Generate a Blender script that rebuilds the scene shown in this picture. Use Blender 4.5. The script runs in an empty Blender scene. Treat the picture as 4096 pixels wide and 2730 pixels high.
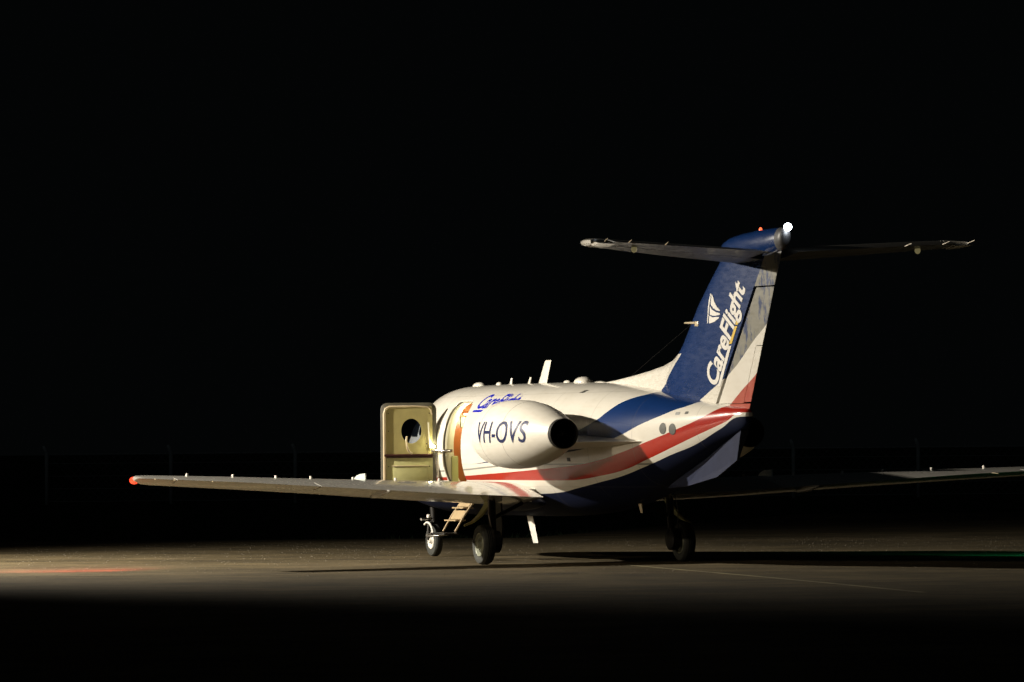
import bpy, bmesh, math, random
import numpy as np
from mathutils import Vector, Matrix
from mathutils.bvhtree import BVHTree
random.seed(7)
R = math.radians
scene = bpy.context.scene

# ------------------------------------------------------------------ camera
TH, SC, DIST, EYE, ROLL = R(21.2), 294.0, 75.0, 1.52, R(0.5)
FPX = SC * DIST
d0 = Vector((math.sin(TH), math.cos(TH), 0)); r0 = Vector((math.cos(TH), -math.sin(TH), 0)); up0 = Vector((0, 0, 1))
yaw, pit = -0.012840753876419829, 0.01975289648977449
cam_loc = -DIST * d0 + Vector((0, 0, EYE))
fw = math.cos(yaw) * d0 + math.sin(yaw) * r0; rt = math.cos(yaw) * r0 - math.sin(yaw) * d0
f2 = math.cos(pit) * fw + math.sin(pit) * up0; u2 = -math.sin(pit) * fw + math.cos(pit) * up0
cr = math.cos(ROLL) * rt - math.sin(ROLL) * u2; cu = math.cos(ROLL) * u2 + math.sin(ROLL) * rt
cd = bpy.data.cameras.new('camera'); cam = bpy.data.objects.new('camera', cd)
scene.collection.objects.link(cam)
mw = Matrix.Identity(4)
for i in range(3):
    mw[i][0] = cr[i]; mw[i][1] = cu[i]; mw[i][2] = -f2[i]; mw[i][3] = cam_loc[i]
cam.matrix_world = mw
cd.sensor_width = 36.0; cd.lens = FPX / 4096 * 36.0; cd.clip_end = 20000; cd.clip_start = 1.0
scene.camera = cam

# ------------------------------------------------------------------ night sky
world = bpy.data.worlds.new('World'); scene.world = world; world.use_nodes = True
wn = world.node_tree; wn.nodes.clear()
wo = wn.nodes.new('ShaderNodeOutputWorld'); wb = wn.nodes.new('ShaderNodeBackground')
wb.inputs['Color'].default_value = (0.75, 0.95, 1.0, 1); wb.inputs['Strength'].default_value = 0.0013
wn.links.new(wb.outputs[0], wo.inputs[0])
scene.view_settings.view_transform = 'Standard'; scene.view_settings.look = 'None'
scene.view_settings.exposure = 0.0; scene.view_settings.gamma = 1.0; scene.view_settings.use_curve_mapping = False
scene.cycles.use_denoising = True
scene.cycles.sample_clamp_indirect = 3.0
scene.cycles.max_bounces = 6

def spot(name, loc, target, power, size, blend, color, radius):
    l = bpy.data.lights.new(name, 'SPOT'); l.energy = power; l.spot_size = R(size); l.spot_blend = blend
    l.color = color; l.shadow_soft_size = radius
    o = bpy.data.objects.new(name, l); scene.collection.objects.link(o); o.location = loc
    o.rotation_euler = (Vector(target) - Vector(loc)).to_track_quat('-Z', 'Y').to_euler()
    return o
KEY = Vector((-14.5, 6.5, 7.0))
FILL = Vector((-24.0, -7.0, 6.5))
spot('apron_floodlight_key', KEY, (-3.8, 3.2, 0.4), 22500, 121, 1.0, (1.0, 0.92, 0.78), 0.12)
spot('apron_floodlight_fill', FILL, (0.5, 0, 2.4), 3600, 44, .8, (1.0, 0.84, 0.6), 0.2)
ml = bpy.data.lights.new('fence_lift_sun', 'SUN'); ml.energy = .016; ml.color = (.75, .9, 1.0); ml.angle = R(.5)  # weak sun added to lift the far fence posts, no moon in view
mo = bpy.data.objects.new('fence_lift_sun', ml); scene.collection.objects.link(mo); mo.rotation_euler = (R(58), 0, R(-40))

# ------------------------------------------------------------------ materials
def new_mat(name):
    m = bpy.data.materials.new(name); m.use_nodes = True
    nt = m.node_tree; b = nt.nodes.get('Principled BSDF')
    return m, nt, b
def noise(nt, scale, detail=4, rough=.55, vec=None, stretch=None):
    n = nt.nodes.new('ShaderNodeTexNoise'); n.inputs['Scale'].default_value = scale
    n.inputs['Detail'].default_value = detail; n.inputs['Roughness'].default_value = rough
    tc = nt.nodes.new('ShaderNodeTexCoord')
    if stretch:
        mp = nt.nodes.new('ShaderNodeMapping'); mp.inputs['Scale'].default_value = stretch
        nt.links.new(tc.outputs['Object'], mp.inputs[0]); nt.links.new(mp.outputs[0], n.inputs['Vector'])
    else:
        nt.links.new(tc.outputs['Object'], n.inputs['Vector'])
    return n.outputs['Fac']
def ramp(nt, fac, stops):
    r = nt.nodes.new('ShaderNodeValToRGB'); e = r.color_ramp.elements
    while len(e) < len(stops): e.new(0.5)
    for el, (p, c) in zip(e, stops):
        el.position = p; el.color = (*c, 1) if len(c) == 3 else c
    nt.links.new(fac, r.inputs[0]); return r.outputs[0]
def mixc(nt, fac, a, b, mode='MIX'):
    m = nt.nodes.new('ShaderNodeMix'); m.data_type = 'RGBA'; m.blend_type = mode
    for k, v in ((0, fac), (6, a), (7, b)):
        if hasattr(v, 'is_linked') or hasattr(v, 'links'): nt.links.new(v, m.inputs[k])
        elif k == 0: m.inputs[0].default_value = v
        else: m.inputs[k].default_value = (*v, 1)
    return m.outputs[2]
def math_(nt, op, a, b=None, clamp=False):
    m = nt.nodes.new('ShaderNodeMath'); m.operation = op; m.use_clamp = clamp
    for k, v in ((0, a), (1, b)):
        if v is None: continue
        if hasattr(v, 'links'): nt.links.new(v, m.inputs[k])
        else: m.inputs[k].default_value = v
    return m.outputs[0]
def bump(nt, b, fac, strength, dist=.01):
    bp = nt.nodes.new('ShaderNodeBump'); bp.inputs['Strength'].default_value = strength; bp.inputs['Distance'].default_value = dist
    nt.links.new(fac, bp.inputs['Height']); nt.links.new(bp.outputs[0], b.inputs['Normal'])
def simple(name, col, rough=.5, metal=0., grime=.25, scale=6., bumps=0., coat=0., spec=.5, emit=None, es=0.):
    m, nt, b = new_mat(name)
    n = noise(nt, scale, 5)
    c = ramp(nt, n, [(.3, tuple(x * (1 - grime) for x in col)), (.7, col)])
    nt.links.new(c, b.inputs['Base Color'])
    b.inputs['Roughness'].default_value = rough; b.inputs['Metallic'].default_value = metal
    b.inputs['Coat Weight'].default_value = coat; b.inputs['Coat Roughness'].default_value = .05
    b.inputs['Specular IOR Level'].default_value = spec
    if bumps: bump(nt, b, noise(nt, scale * 8, 3), bumps)
    if emit:
        b.inputs['Emission Color'].default_value = (*emit, 1); b.inputs['Emission Strength'].default_value = es
    return m
WHITE = (.78, .74, .66); BLUE = (.006, .030, .130); RED = (.40, .022, .012); NAVY = (.003, .006, .024)
YLO, YHI, ZHI = -8.0, 8.0, 5.0
def curve_of(nt, ysock, pts):
    """z = f(y) from a list of (y, z) paint-line points"""
    pts = sorted(pts)
    n = nt.nodes.new('ShaderNodeFloatCurve')
    yn = math_(nt, 'DIVIDE', math_(nt, 'SUBTRACT', ysock, YLO), YHI - YLO)
    nt.links.new(yn, n.inputs['Value'])
    c = n.mapping.curves[0]
    P = [((y - YLO) / (YHI - YLO), z / ZHI) for y, z in pts]
    if P[0][0] > 0.001: P.insert(0, (0.0, P[0][1]))
    if P[-1][0] < .999: P.append((1.0, P[-1][1]))
    c.points[0].location = P[0]; c.points[1].location = P[-1]
    for p in P[1:-1]: c.points.new(*p)
    for p in c.points: p.handle_type = 'AUTO' if len(P) < 5 else 'AUTO_CLAMPED'
    n.mapping.update()
    return math_(nt, 'MULTIPLY', n.outputs[0], ZHI)
def paint_base(nt, b, col, wear=None, rough=.22):
    n1 = noise(nt, 1.7, 6, .6); n2 = noise(nt, 14, 5, .6, stretch=(1, .35, 1.6))
    g = ramp(nt, n1, [(.35, (.95, .945, .93)), (.6, (1, 1, 1))])
    g2 = ramp(nt, n2, [(.28, (.90, .88, .84)), (.5, (1, 1, 1))])
    c = mixc(nt, 1.0, col, g, 'MULTIPLY'); c = mixc(nt, .5, c, g2, 'MULTIPLY')
    nt.links.new(c, b.inputs['Base Color'])
    rr = nt.nodes.new('ShaderNodeMapRange'); rr.inputs['To Min'].default_value = rough * .7; rr.inputs['To Max'].default_value = rough * 1.5
    nt.links.new(n2, rr.inputs['Value']); nt.links.new(rr.outputs[0], b.inputs['Roughness'])
    b.inputs['Coat Weight'].default_value = .6; b.inputs['Coat Roughness'].default_value = .06
    bump(nt, b, noise(nt, 2.2, 2), .06, .02)
def sepxyz(nt):
    tc = nt.nodes.new('ShaderNodeTexCoord'); s = nt.nodes.new('ShaderNodeSeparateXYZ')
    nt.links.new(tc.outputs['Object'], s.inputs[0]); return s.outputs
def fuselage_paint():
    m, nt, b = new_mat('fuselage_livery_paint'); s = sepxyz(nt); Y, Z = s[1], s[2]
    gt = lambda a, c: math_(nt, 'GREATER_THAN', a, c); lt = lambda a, c: math_(nt, 'LESS_THAN', a, c)
    mul = lambda a, c: math_(nt, 'MULTIPLY', a, c)
    btop = curve_of(nt, Y, [(2.3, 1.328), (1.36, 1.382), (0, 1.49), (-1.2, 1.68), (-2.139, 1.91), (-2.389, 2.036), (-2.627, 2.149), (-2.874, 2.211), (-3.013, 2.238), (-3.3, 2.6), (-3.6, 2.9)])
    bbot = curve_of(nt, Y, [(2.3, 1.326), (1.36, 1.355), (0, 1.40), (-1.2, 1.47), (-2.1, 1.56), (-2.904, 1.712), (-3.339, 1.833), (-3.804, 1.942), (-4.123, 2.019), (-4.396, 2.08), (-4.8, 2.3), (-5.2, 2.6)])
    rtop = curve_of(nt, Y, [(7.5, 1.10), (2.657, 1.161), (1.667, 1.19), (.568, 1.222), (-.722, 1.270), (-1.521, 1.309), (-2.244, 1.380), (-2.938, 1.493), (-3.514, 1.611), (-4.238, 1.761), (-4.826, 1.906), (-5.219, 2.045), (-5.7, 2.2)])
    rbot = curve_of(nt, Y, [(7.5, 1.06), (2.715, 1.104), (.674, 1.106), (-.587, 1.104), (-1.367, 1.111), (-2.10, 1.165), (-2.784, 1.247), (-3.321, 1.361), (-4.15, 1.552), (-4.766, 1.702), (-5.352, 1.847), (-5.771, 1.969)])
    wbot = curve_of(nt, Y, [(7.5, .9), (3, .9), (.035, .919), (-.839, .952), (-1.215, .991), (-2.07, 1.089), (-2.65, 1.165), (-3.277, 1.286), (-4.056, 1.455), (-4.516, 1.55), (-5.248, 1.768), (-5.747, 1.916)])
    gline = curve_of(nt, Y, [(6, 1.20), (2.536, 1.238), (1.503, 1.276), (.3, 1.31)])
    col = mixc(nt, mul(gt(Z, gline), lt(Z, math_(nt, 'ADD', gline, .022))), WHITE, (.30, .30, .27))
    col = mixc(nt, mul(gt(Z, bbot), lt(Z, btop)), col, BLUE)
    col = mixc(nt, mul(gt(Z, rbot), lt(Z, rtop)), col, RED)
    col = mixc(nt, lt(Z, wbot), col, NAVY)
    for ysm in (3.62, 1.0, -.55, -1.95, -3.15, -4.72):
        dd = math_(nt, 'ABSOLUTE', math_(nt, 'SUBTRACT', Y, ysm)); col = mixc(nt, math_(nt, 'MULTIPLY', lt(dd, .006), .28), col, (.12, .11, .09))
    for zsm in (2.28, 1.02):
        dd = math_(nt, 'ABSOLUTE', math_(nt, 'SUBTRACT', Z, zsm)); col = mixc(nt, math_(nt, 'MULTIPLY', lt(dd, .003), .25), col, (.14, .13, .11))
    paint_base(nt, b, col)
    # gloss cut below the white band so the belly shows no ground reflections
    cw = math_(nt, 'MULTIPLY', math_(nt, 'GREATER_THAN', Z, wbot), .6); nt.links.new(cw, b.inputs['Coat Weight'])
    sp = math_(nt, 'ADD', math_(nt, 'MULTIPLY', math_(nt, 'GREATER_THAN', Z, wbot), .42), .08); nt.links.new(sp, b.inputs['Specular IOR Level'])
    rg = math_(nt, 'SUBTRACT', .75, math_(nt, 'MULTIPLY', math_(nt, 'GREATER_THAN', Z, wbot), .53)); nt.links.new(rg, b.inputs['Roughness'])
    return m
def fin_paint():
    m, nt, b = new_mat('fin_livery_paint'); s = sepxyz(nt); Y, Z = s[1], s[2]
    # forward edge of the blue is a raked line, its lower aft corner a curve
    lim = math_(nt, 'ADD', math_(nt, 'MULTIPLY', Z, -1.553), -3.052 + 2.284 * 1.553)
    fwd = math_(nt, 'MAXIMUM', math_(nt, 'LESS_THAN', Y, lim), math_(nt, 'GREATER_THAN', Z, 2.75))
    fb = curve_of(nt, Y, [(-3.6, 1.6), (-4.2, 1.97), (-4.364, 2.113), (-4.574, 2.191), (-4.784, 2.268), (-5.131, 2.395), (-5.5, 2.53)])
    up = math_(nt, 'GREATER_THAN', Z, fb)
    col = mixc(nt, math_(nt, 'MULTIPLY', fwd, up), WHITE, BLUE)
    paint_base(nt, b, col, rough=.25)
    return m
def rudder_paint():
    m, nt, b = new_mat('rudder_livery_paint'); s = sepxyz(nt); Y, Z = s[1], s[2]
    wb_ = curve_of(nt, Y, [(-4.9, 2.2), (-5.131, 2.35), (-5.304, 2.458), (-5.51, 2.56), (-5.819, 2.75), (-6.057, 2.895), (-6.327, 3.039), (-6.562, 3.201), (-6.78, 3.35), (-7.0, 3.5)])
    rb_ = curve_of(nt, Y, [(-5.0, 1.93), (-5.26, 2.057), (-5.638, 2.256), (-5.978, 2.421), (-6.215, 2.56), (-6.384, 2.648), (-6.8, 2.87)])
    # grey mottled reflection painted over the blue, denser to the trailing edge
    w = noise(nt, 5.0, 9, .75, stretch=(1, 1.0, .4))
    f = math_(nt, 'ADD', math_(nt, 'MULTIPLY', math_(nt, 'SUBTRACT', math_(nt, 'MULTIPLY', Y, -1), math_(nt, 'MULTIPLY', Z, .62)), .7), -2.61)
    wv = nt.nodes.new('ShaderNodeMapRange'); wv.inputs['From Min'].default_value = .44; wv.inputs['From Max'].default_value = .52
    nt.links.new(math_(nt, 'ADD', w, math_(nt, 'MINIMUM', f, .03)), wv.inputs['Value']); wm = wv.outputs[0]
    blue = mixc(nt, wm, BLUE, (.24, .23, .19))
    col = mixc(nt, math_(nt, 'GREATER_THAN', Z, wb_), WHITE, blue)
    w2 = math_(nt, 'MULTIPLY', noise(nt, 7, 8, .7, stretch=(1, 1.6, .5)), .8)
    red = mixc(nt, w2, RED, (.50, .16, .09))
    col = mixc(nt, math_(nt, 'LESS_THAN', Z, rb_), col, red)
    paint_base(nt, b, col, rough=.3)
    return m
M = {}
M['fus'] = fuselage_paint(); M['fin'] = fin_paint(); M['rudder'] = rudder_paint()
def plain_paint(name, col, rough=.22):
    m, nt, b = new_mat(name); rgb = nt.nodes.new('ShaderNodeRGB'); rgb.outputs[0].default_value = (*col, 1)
    paint_base(nt, b, rgb.outputs[0], rough=rough); return m
M['white'] = plain_paint('white_paint', WHITE)
M['nacelle'] = plain_paint('nacelle_white_paint', (.74, .70, .62), .45)
for n_ in M['nacelle'].node_tree.nodes:
    if n_.type == 'BSDF_PRINCIPLED': n_.inputs['Coat Weight'].default_value = .15; n_.inputs['Coat Roughness'].default_value = .2
M['wing'] = plain_paint('wing_grey_paint', (.50, .48, .44), .17)
M['navy'] = simple('matt_navy_paint', NAVY, .6, spec=.15)
M['slate'] = simple('ventral_fin_slate_blue', (.018, .024, .058), .6, spec=.15)
M['blue'] = plain_paint('blue_paint', BLUE)
M['boot'] = simple('black_rubber_boot', (.035, .033, .03), .45, grime=.4)
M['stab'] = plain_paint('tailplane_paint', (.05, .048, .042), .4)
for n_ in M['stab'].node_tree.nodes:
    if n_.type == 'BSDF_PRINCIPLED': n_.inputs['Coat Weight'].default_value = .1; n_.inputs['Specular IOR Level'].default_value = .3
M['black'] = simple('black_cavity', (.004, .004, .004), .9)
M['soot'] = simple('sooty_metal', (.02, .018, .016), .55, .6)
M['metal'] = simple('brushed_metal', (.45, .43, .40), .35, .9, .3, 9)
M['alu'] = simple('polished_aluminium', (.75, .73, .7), .18, 1., .15, 5)
M['rubber'] = simple('tyre_rubber', (.018, .018, .017), .75, 0, .4, 20, .3)
M['rubberw'] = simple('tyre_rubber_dusty_sidewall', (.05, .052, .045), .75, 0, .4, 16, .3)
M['hub'] = simple('hub_grey_paint', (.33, .34, .25), .45, .2, .5, 14)
M['hubwhite'] = simple('hub_white_paint', (.80, .77, .70), .4, 0, .3, 14)
M['lining'] = simple('door_lining_beige', (.40, .34, .13), .55, 0, .2, 5, .1)
M['lining2'] = simple('door_lining_pale', (.47, .45, .20), .5, 0, .2, 5, .1)
M['trim'] = simple('door_trim_cream', (.58, .47, .30), .35, 0, .15)
M['stair'] = simple('stair_tan_paint', (.42, .31, .17), .5, 0, .25)
M['seal'] = simple('door_seal_grey', (.10, .09, .06), .6, 0, .4)
M['maroon'] = simple('maroon_handle', (.05, .012, .012), .4)
M['wood'] = simple('brown_wood_veneer', (.36, .105, .022), .35, 0, .35, 3)
M['cream'] = simple('cabin_cream_plastic', (.70, .66, .48), .45, 0, .12)
M['olive'] = simple('olive_cabin_panel', (.40, .40, .16), .5, 0, .2)
M['glass'] = simple('dark_window_glass', (.01, .012, .014), .04, 0, .1, spec=.9)
def pane_mat():
    m, nt, b = new_mat('clear_tinted_pane'); nt.nodes.remove(b)
    out = nt.nodes['Material Output']; t = nt.nodes.new('ShaderNodeBsdfTransparent'); t.inputs[0].default_value = (.62, .66, .72, 1)
    gl = nt.nodes.new('ShaderNodeBsdfGlossy'); gl.inputs['Roughness'].default_value = .03; mx = nt.nodes.new('ShaderNodeMixShader')
    fr = nt.nodes.new('ShaderNodeFresnel'); fr.inputs[0].default_value = 1.5
    nt.links.new(fr.outputs[0], mx.inputs[0]); nt.links.new(t.outputs[0], mx.inputs[1]); nt.links.new(gl.outputs[0], mx.inputs[2]); nt.links.new(mx.outputs[0], out.inputs[0]); return m
M['pane'] = pane_mat()
M['navyink'] = simple('navy_lettering', (.01, .018, .09), .35, 0, .1)
M['blueink'] = simple('royal_blue_lettering', (.01, .015, .42), .35, 0, .1)
M['whiteink'] = simple('white_lettering', (.80, .77, .72), .35, 0, .1)
M['yellow'] = simple('yellow_lettering_bar', (.72, .47, .02), .4, 0, .1)
M['redlens'] = simple('red_navigation_lens', (.6, .03, .01), .2, emit=(1, .06, .02), es=1.6)
M['greenlens'] = simple('green_navigation_lens', (.02, .5, .2), .2, emit=(.05, 1, .45), es=3)
M['beacon'] = simple('red_beacon_lens', (.6, .05, .02), .2, emit=(1, .12, .04), es=2.5)
M['strobe'] = simple('white_strobe_lens', (.9, .9, .9), .2, emit=(.85, .92, 1.0), es=25)
M['lamp'] = simple('warm_lamp_lens', (.9, .8, .6), .2, emit=(1, .85, .5), es=6)
M['whitelens'] = simple('frosted_lamp_glass', (.7, .65, .4), .3, emit=(1, .85, .4), es=.12)

# ------------------------------------------------------------------ mesh helpers
def tag(o, label=None, cat=None, group=None, kind=None):
    for k, v in (('label', label), ('category', cat), ('group', group), ('kind', kind)):
        if v: o[k] = v
    return o
def link(o, parent=None):
    scene.collection.objects.link(o); o.parent = parent; return o
def mesh(name, verts, faces, mat, parent=None, smooth=True, mats=None, fm=None):
    me = bpy.data.meshes.new(name); me.from_pydata([tuple(v) for v in verts], [], [tuple(f) for f in faces])
    for m_ in (mats or [mat]): me.materials.append(m_)
    if fm is not None: me.polygons.foreach_set('material_index', fm)
    if smooth: me.polygons.foreach_set('use_smooth', [True] * len(me.polygons))
    me.update(); o = bpy.data.objects.new(name, me); return link(o, parent)
def sharp(o, ang=35):
    try: o.data.set_sharp_from_angle(angle=R(ang))
    except Exception: pass
    return o
def bmobj(name, bm, mat, parent=None, smooth=True, ang=35):
    bmesh.ops.recalc_face_normals(bm, faces=bm.faces)
    me = bpy.data.meshes.new(name); bm.to_mesh(me); bm.free(); me.materials.append(mat)
    if smooth: me.polygons.foreach_set('use_smooth', [True] * len(me.polygons))
    o = bpy.data.objects.new(name, me); link(o, parent)
    if smooth: sharp(o, ang)
    return o
def loft(rings, cap=True, closed=True):
    v = []; f = []; n = len(rings[0])
    for r in rings: v += [tuple(p) for p in r]
    for i in range(len(rings) - 1):
        for j in range(n if closed else n - 1):
            a = i * n + j; b = i * n + (j + 1) % n
            f.append((a, b, b + n, a + n))
    if cap:
        f.append(tuple(range(n - 1, -1, -1))); f.append(tuple(range((len(rings) - 1) * n, len(rings) * n)))
    return v, f
def fixn(o):
    bm = bmesh.new(); bm.from_mesh(o.data); bmesh.ops.recalc_face_normals(bm, faces=bm.faces); bm.to_mesh(o.data); bm.free(); return o
def add_box(bm, c, s, rot=None, bev=0.):
    m = Matrix.Translation(c) @ (rot.to_4x4() if rot else Matrix.Identity(4)) @ Matrix.Diagonal((*s, 1))
    g = bmesh.ops.create_cube(bm, size=1.0, matrix=m)
    if bev:
        es = {e for v in g['verts'] for e in v.link_edges}
        bmesh.ops.bevel(bm, geom=list(es), offset=bev, segments=2, affect='EDGES', profile=.5)
def box(name, c, s, mat, parent=None, rot=None, bev=.004):
    bm = bmesh.new(); add_box(bm, c, s, rot, bev); return bmobj(name, bm, mat, parent)
def tube_geo(pts, rad, n=10, closed_ends=True):
    pts = [Vector(p) for p in pts]; rr = rad if hasattr(rad, '__len__') else [rad] * len(pts)
    rings = []; prev = None
    for i, p in enumerate(pts):
        t = (pts[min(i + 1, len(pts) - 1)] - pts[max(i - 1, 0)]).normalized()
        a = prev if prev else (Vector((0, 0, 1)) if abs(t.z) < .9 else Vector((1, 0, 0)))
        u = (a - a.dot(t) * t).normalized(); w = t.cross(u); prev = u
        rings.append([p + rr[i] * (math.cos(k * 2 * math.pi / n) * u + math.sin(k * 2 * math.pi / n) * w) for k in range(n)])
    return loft(rings)
def tube(name, pts, rad, mat, parent=None, n=10):
    v, f = tube_geo(pts, rad, n); o = mesh(name, v, f, mat, parent); fixn(o); return sharp(o, 50)
def revolve(name, prof, center, axis, mat, parent=None, n=48, mats=None, fm=None, cap=True, squash=None):
    """prof: list of (along axis, radius)"""
    ax = Vector(axis).normalized(); u = ax.orthogonal().normalized() if abs(ax.z) > .9 else (Vector((0, 0, 1)) - ax.z * ax).normalized(); w = ax.cross(u)
    rings = [[Vector(center) + ax * s + max(r_, .0005) * (math.cos(k * 2 * math.pi / n) * u + math.sin(k * 2 * math.pi / n) * w) for k in range(n)] for s, r_ in prof]
    v, f = loft(rings, cap)
    o = mesh(name, v, f, mat, parent); fixn(o); return sharp(o, 40)
def pchip(xs, ys, x):
    xs = np.asarray(xs, float); ys = np.asarray(ys, float); x = np.clip(x, xs[0], xs[-1])
    h = np.diff(xs); dl = np.diff(ys) / h; m = np.zeros(len(xs)); m[0] = dl[0]; m[-1] = dl[-1]
    for i in range(1, len(xs) - 1):
        if dl[i - 1] * dl[i] > 0:
            w1 = 2 * h[i] + h[i - 1]; w2 = h[i] + 2 * h[i - 1]; m[i] = (w1 + w2) / (w1 / dl[i - 1] + w2 / dl[i])
    k = np.clip(np.searchsorted(xs, x) - 1, 0, len(xs) - 2); t = (x - xs[k]) / h[k]
    return (2*t**3-3*t**2+1)*ys[k]+(t**3-2*t**2+t)*h[k]*m[k]+(-2*t**3+3*t**2)*ys[k+1]+(t**3-t**2)*h[k]*m[k+1]

# ================================================================== SETTING
def apron_mat():
    m, nt, b = new_mat('worn_apron_asphalt')
    big = noise(nt, .3, 7, .65); mid = noise(nt, 1.1, 6, .65); fine = noise(nt, 60, 3, .7)
    c = ramp(nt, big, [(.34, (.056, .043, .021)), (.5, (.096, .074, .037)), (.66, (.142, .110, .060))])
    c = mixc(nt, .75, c, ramp(nt, mid, [(.36, (.55, .55, .55)), (.62, (1.25, 1.22, 1.18))]), 'MULTIPLY')
    c = mixc(nt, .6, c, ramp(nt, fine, [(.3, (.55, .55, .55)), (.7, (1.35, 1.35, 1.35))]), 'MULTIPLY')
    nt.links.new(c, b.inputs['Base Color']); b.inputs['Roughness'].default_value = .85
    b.inputs['Specular IOR Level'].default_value = .25
    bump(nt, b, noise(nt, 45, 4, .7), .5, .012)
    return m
def plane(name, x0, x1, y0, y1, z, mat, nx=1, ny=1):
    v = [(x0 + (x1 - x0) * i / nx, y0 + (y1 - y0) * j / ny, z) for j in range(ny + 1) for i in range(nx + 1)]
    f = [(j * (nx + 1) + i, j * (nx + 1) + i + 1, (j + 1) * (nx + 1) + i + 1, (j + 1) * (nx + 1) + i) for j in range(ny) for i in range(nx)]
    return mesh(name, v, f, mat, None, False)
GZ = -.027
def at(lat, dep, z=GZ):
    """a place on the field: metres right of and ahead of the spot where the photographer stands"""
    p = cam_loc + r0 * lat + d0 * dep; return Vector((p.x, p.y, z))
grassm = simple('night_grass_ground', (.035, .05, .022), .95, 0, .5, .8, 0, spec=.1)
g = plane('grass_ground', -6000, 6000, -6000, 6000, GZ - .06, grassm); tag(g, kind='structure')
g['label'] = 'dark grass field beyond the apron'
A = apron_mat()
c4 = [at(-160, -60), at(160, -60), at(160, 150), at(5, 128), at(-1, 97), at(-160, 103)]
bm = bmesh.new(); top = [bm.verts.new(p) for p in c4]; bot = [bm.verts.new(p - Vector((0, 0, .05))) for p in c4]
bm.faces.new(top)
for i in range(6): bm.faces.new((top[i], top[(i + 1) % 6], bot[(i + 1) % 6], bot[i]))
ap = bmobj('apron', bm, A, None, False); tag(ap, 'worn asphalt aircraft parking apron lit by a floodlight', kind='structure')
# faint painted guide line to the right of the jet
def painted(name, pts, w, mat, z=GZ + .004):
    v = []; f = []
    for i, p in enumerate(pts):
        p = Vector(p); t = (Vector(pts[min(i + 1, len(pts) - 1)]) - Vector(pts[max(i - 1, 0)])).normalized(); n = Vector((-t.y, t.x, 0))
        v += [(p.x + n.x * w / 2, p.y + n.y * w / 2, z), (p.x - n.x * w / 2, p.y - n.y * w / 2, z)]
        if i: k = 2 * i; f.append((k - 2, k - 1, k + 1, k))
    return mesh(name, v, f, mat, None, False)
gl = painted('taxi_guide_line', [(-.1, -1.9, 0), (-.29, -3.1, 0), (-1.17, -8.53, 0), (-1.83, -12.3, 0), (-2.68, -16.8, 0)], .10, simple('worn_yellow_line_paint', (.34, .29, .15), .8, 0, .75, 1.2))
tag(gl, 'faint worn yellow guide line on the apron right of the jet', kind='structure')

tarm = simple('tar_seal', (.03, .027, .022), .6, 0, .4, 2)
for pts, w_, lb in (([(-6.2, 7.1, 0), (-2.08, 4.91, 0), (0, 3.8, 0), (1.5, 3.27, 0), (6, 1.1, 0)], .10, 'tar sealed apron joint running under the nose of the jet'), ([(-9, -2.4, 0), (-3, -5.4, 0), (4, -9.0, 0), (9, -11.6, 0)], .08, 'tar sealed apron joint between the camera and the tail')):
    tj = painted('apron_joint', pts, w_, tarm, GZ + .003); tag(tj, lb, kind='structure')

# grass verge tufts just past the apron edge
def verge():
    v = []; f = []; rnd = random.Random(3)
    for i in range(9000):
        lat = rnd.uniform(-18, 20); dep = (98.5 if lat < -1 else min(98.5 + (lat + 1) * 5.3, 131)) + rnd.random() ** 1.4 * 60
        p = at(lat * dep / 90, dep, GZ - .06); h = rnd.uniform(.04, .11); a = rnd.uniform(0, math.pi); w = rnd.uniform(.01, .03)
        dx, dy = math.cos(a) * w, math.sin(a) * w; lx, ly = rnd.uniform(-.08, .08), rnd.uniform(-.08, .08); k = len(v)
        v += [(p.x - dx, p.y - dy, p.z), (p.x + dx, p.y + dy, p.z), (p.x + lx, p.y + ly, p.z + h)]; f.append((k, k + 1, k + 2))
    return v, f
v, f = verge(); o = mesh('grass', v, f, simple('grass_blades', (.03, .055, .02), .9, 0, .4, 2), None, False)
tag(o, 'rough grass growing past the apron edge', 'grass', kind='stuff')

def stones():
    v = []; f = []; rnd = random.Random(11)
    for i in range(7000):
        dep = 68 + 27 * rnd.random() ** .8; lat = rnd.uniform(-.1, .1) * dep - .3; p = at(lat, dep); r_ = rnd.choice((.003, .004, .005, .006, .009)) * rnd.uniform(.7, 1.3); k = len(v); a = rnd.uniform(0, 6.28)
        for j in range(4): v.append((p.x + r_ * 1.2 * math.cos(a + j * 1.57) * rnd.uniform(.7, 1.2), p.y + r_ * 1.2 * math.sin(a + j * 1.57) * rnd.uniform(.7, 1.2), GZ - .001))
        v.append((p.x + rnd.uniform(-.3, .3) * r_, p.y, GZ + r_ * rnd.uniform(.6, 1.1)))
        f += [(k, k + 1, k + 4), (k + 1, k + 2, k + 4), (k + 2, k + 3, k + 4), (k + 3, k, k + 4)]
    return v, f
v, f = stones(); o = mesh('gravel', v, f, simple('loose_chippings', (.26, .22, .16), .8, 0, .6, 40), None, False)
tag(o, 'loose stone chippings scattered over the apron', 'gravel', kind='stuff')

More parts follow.
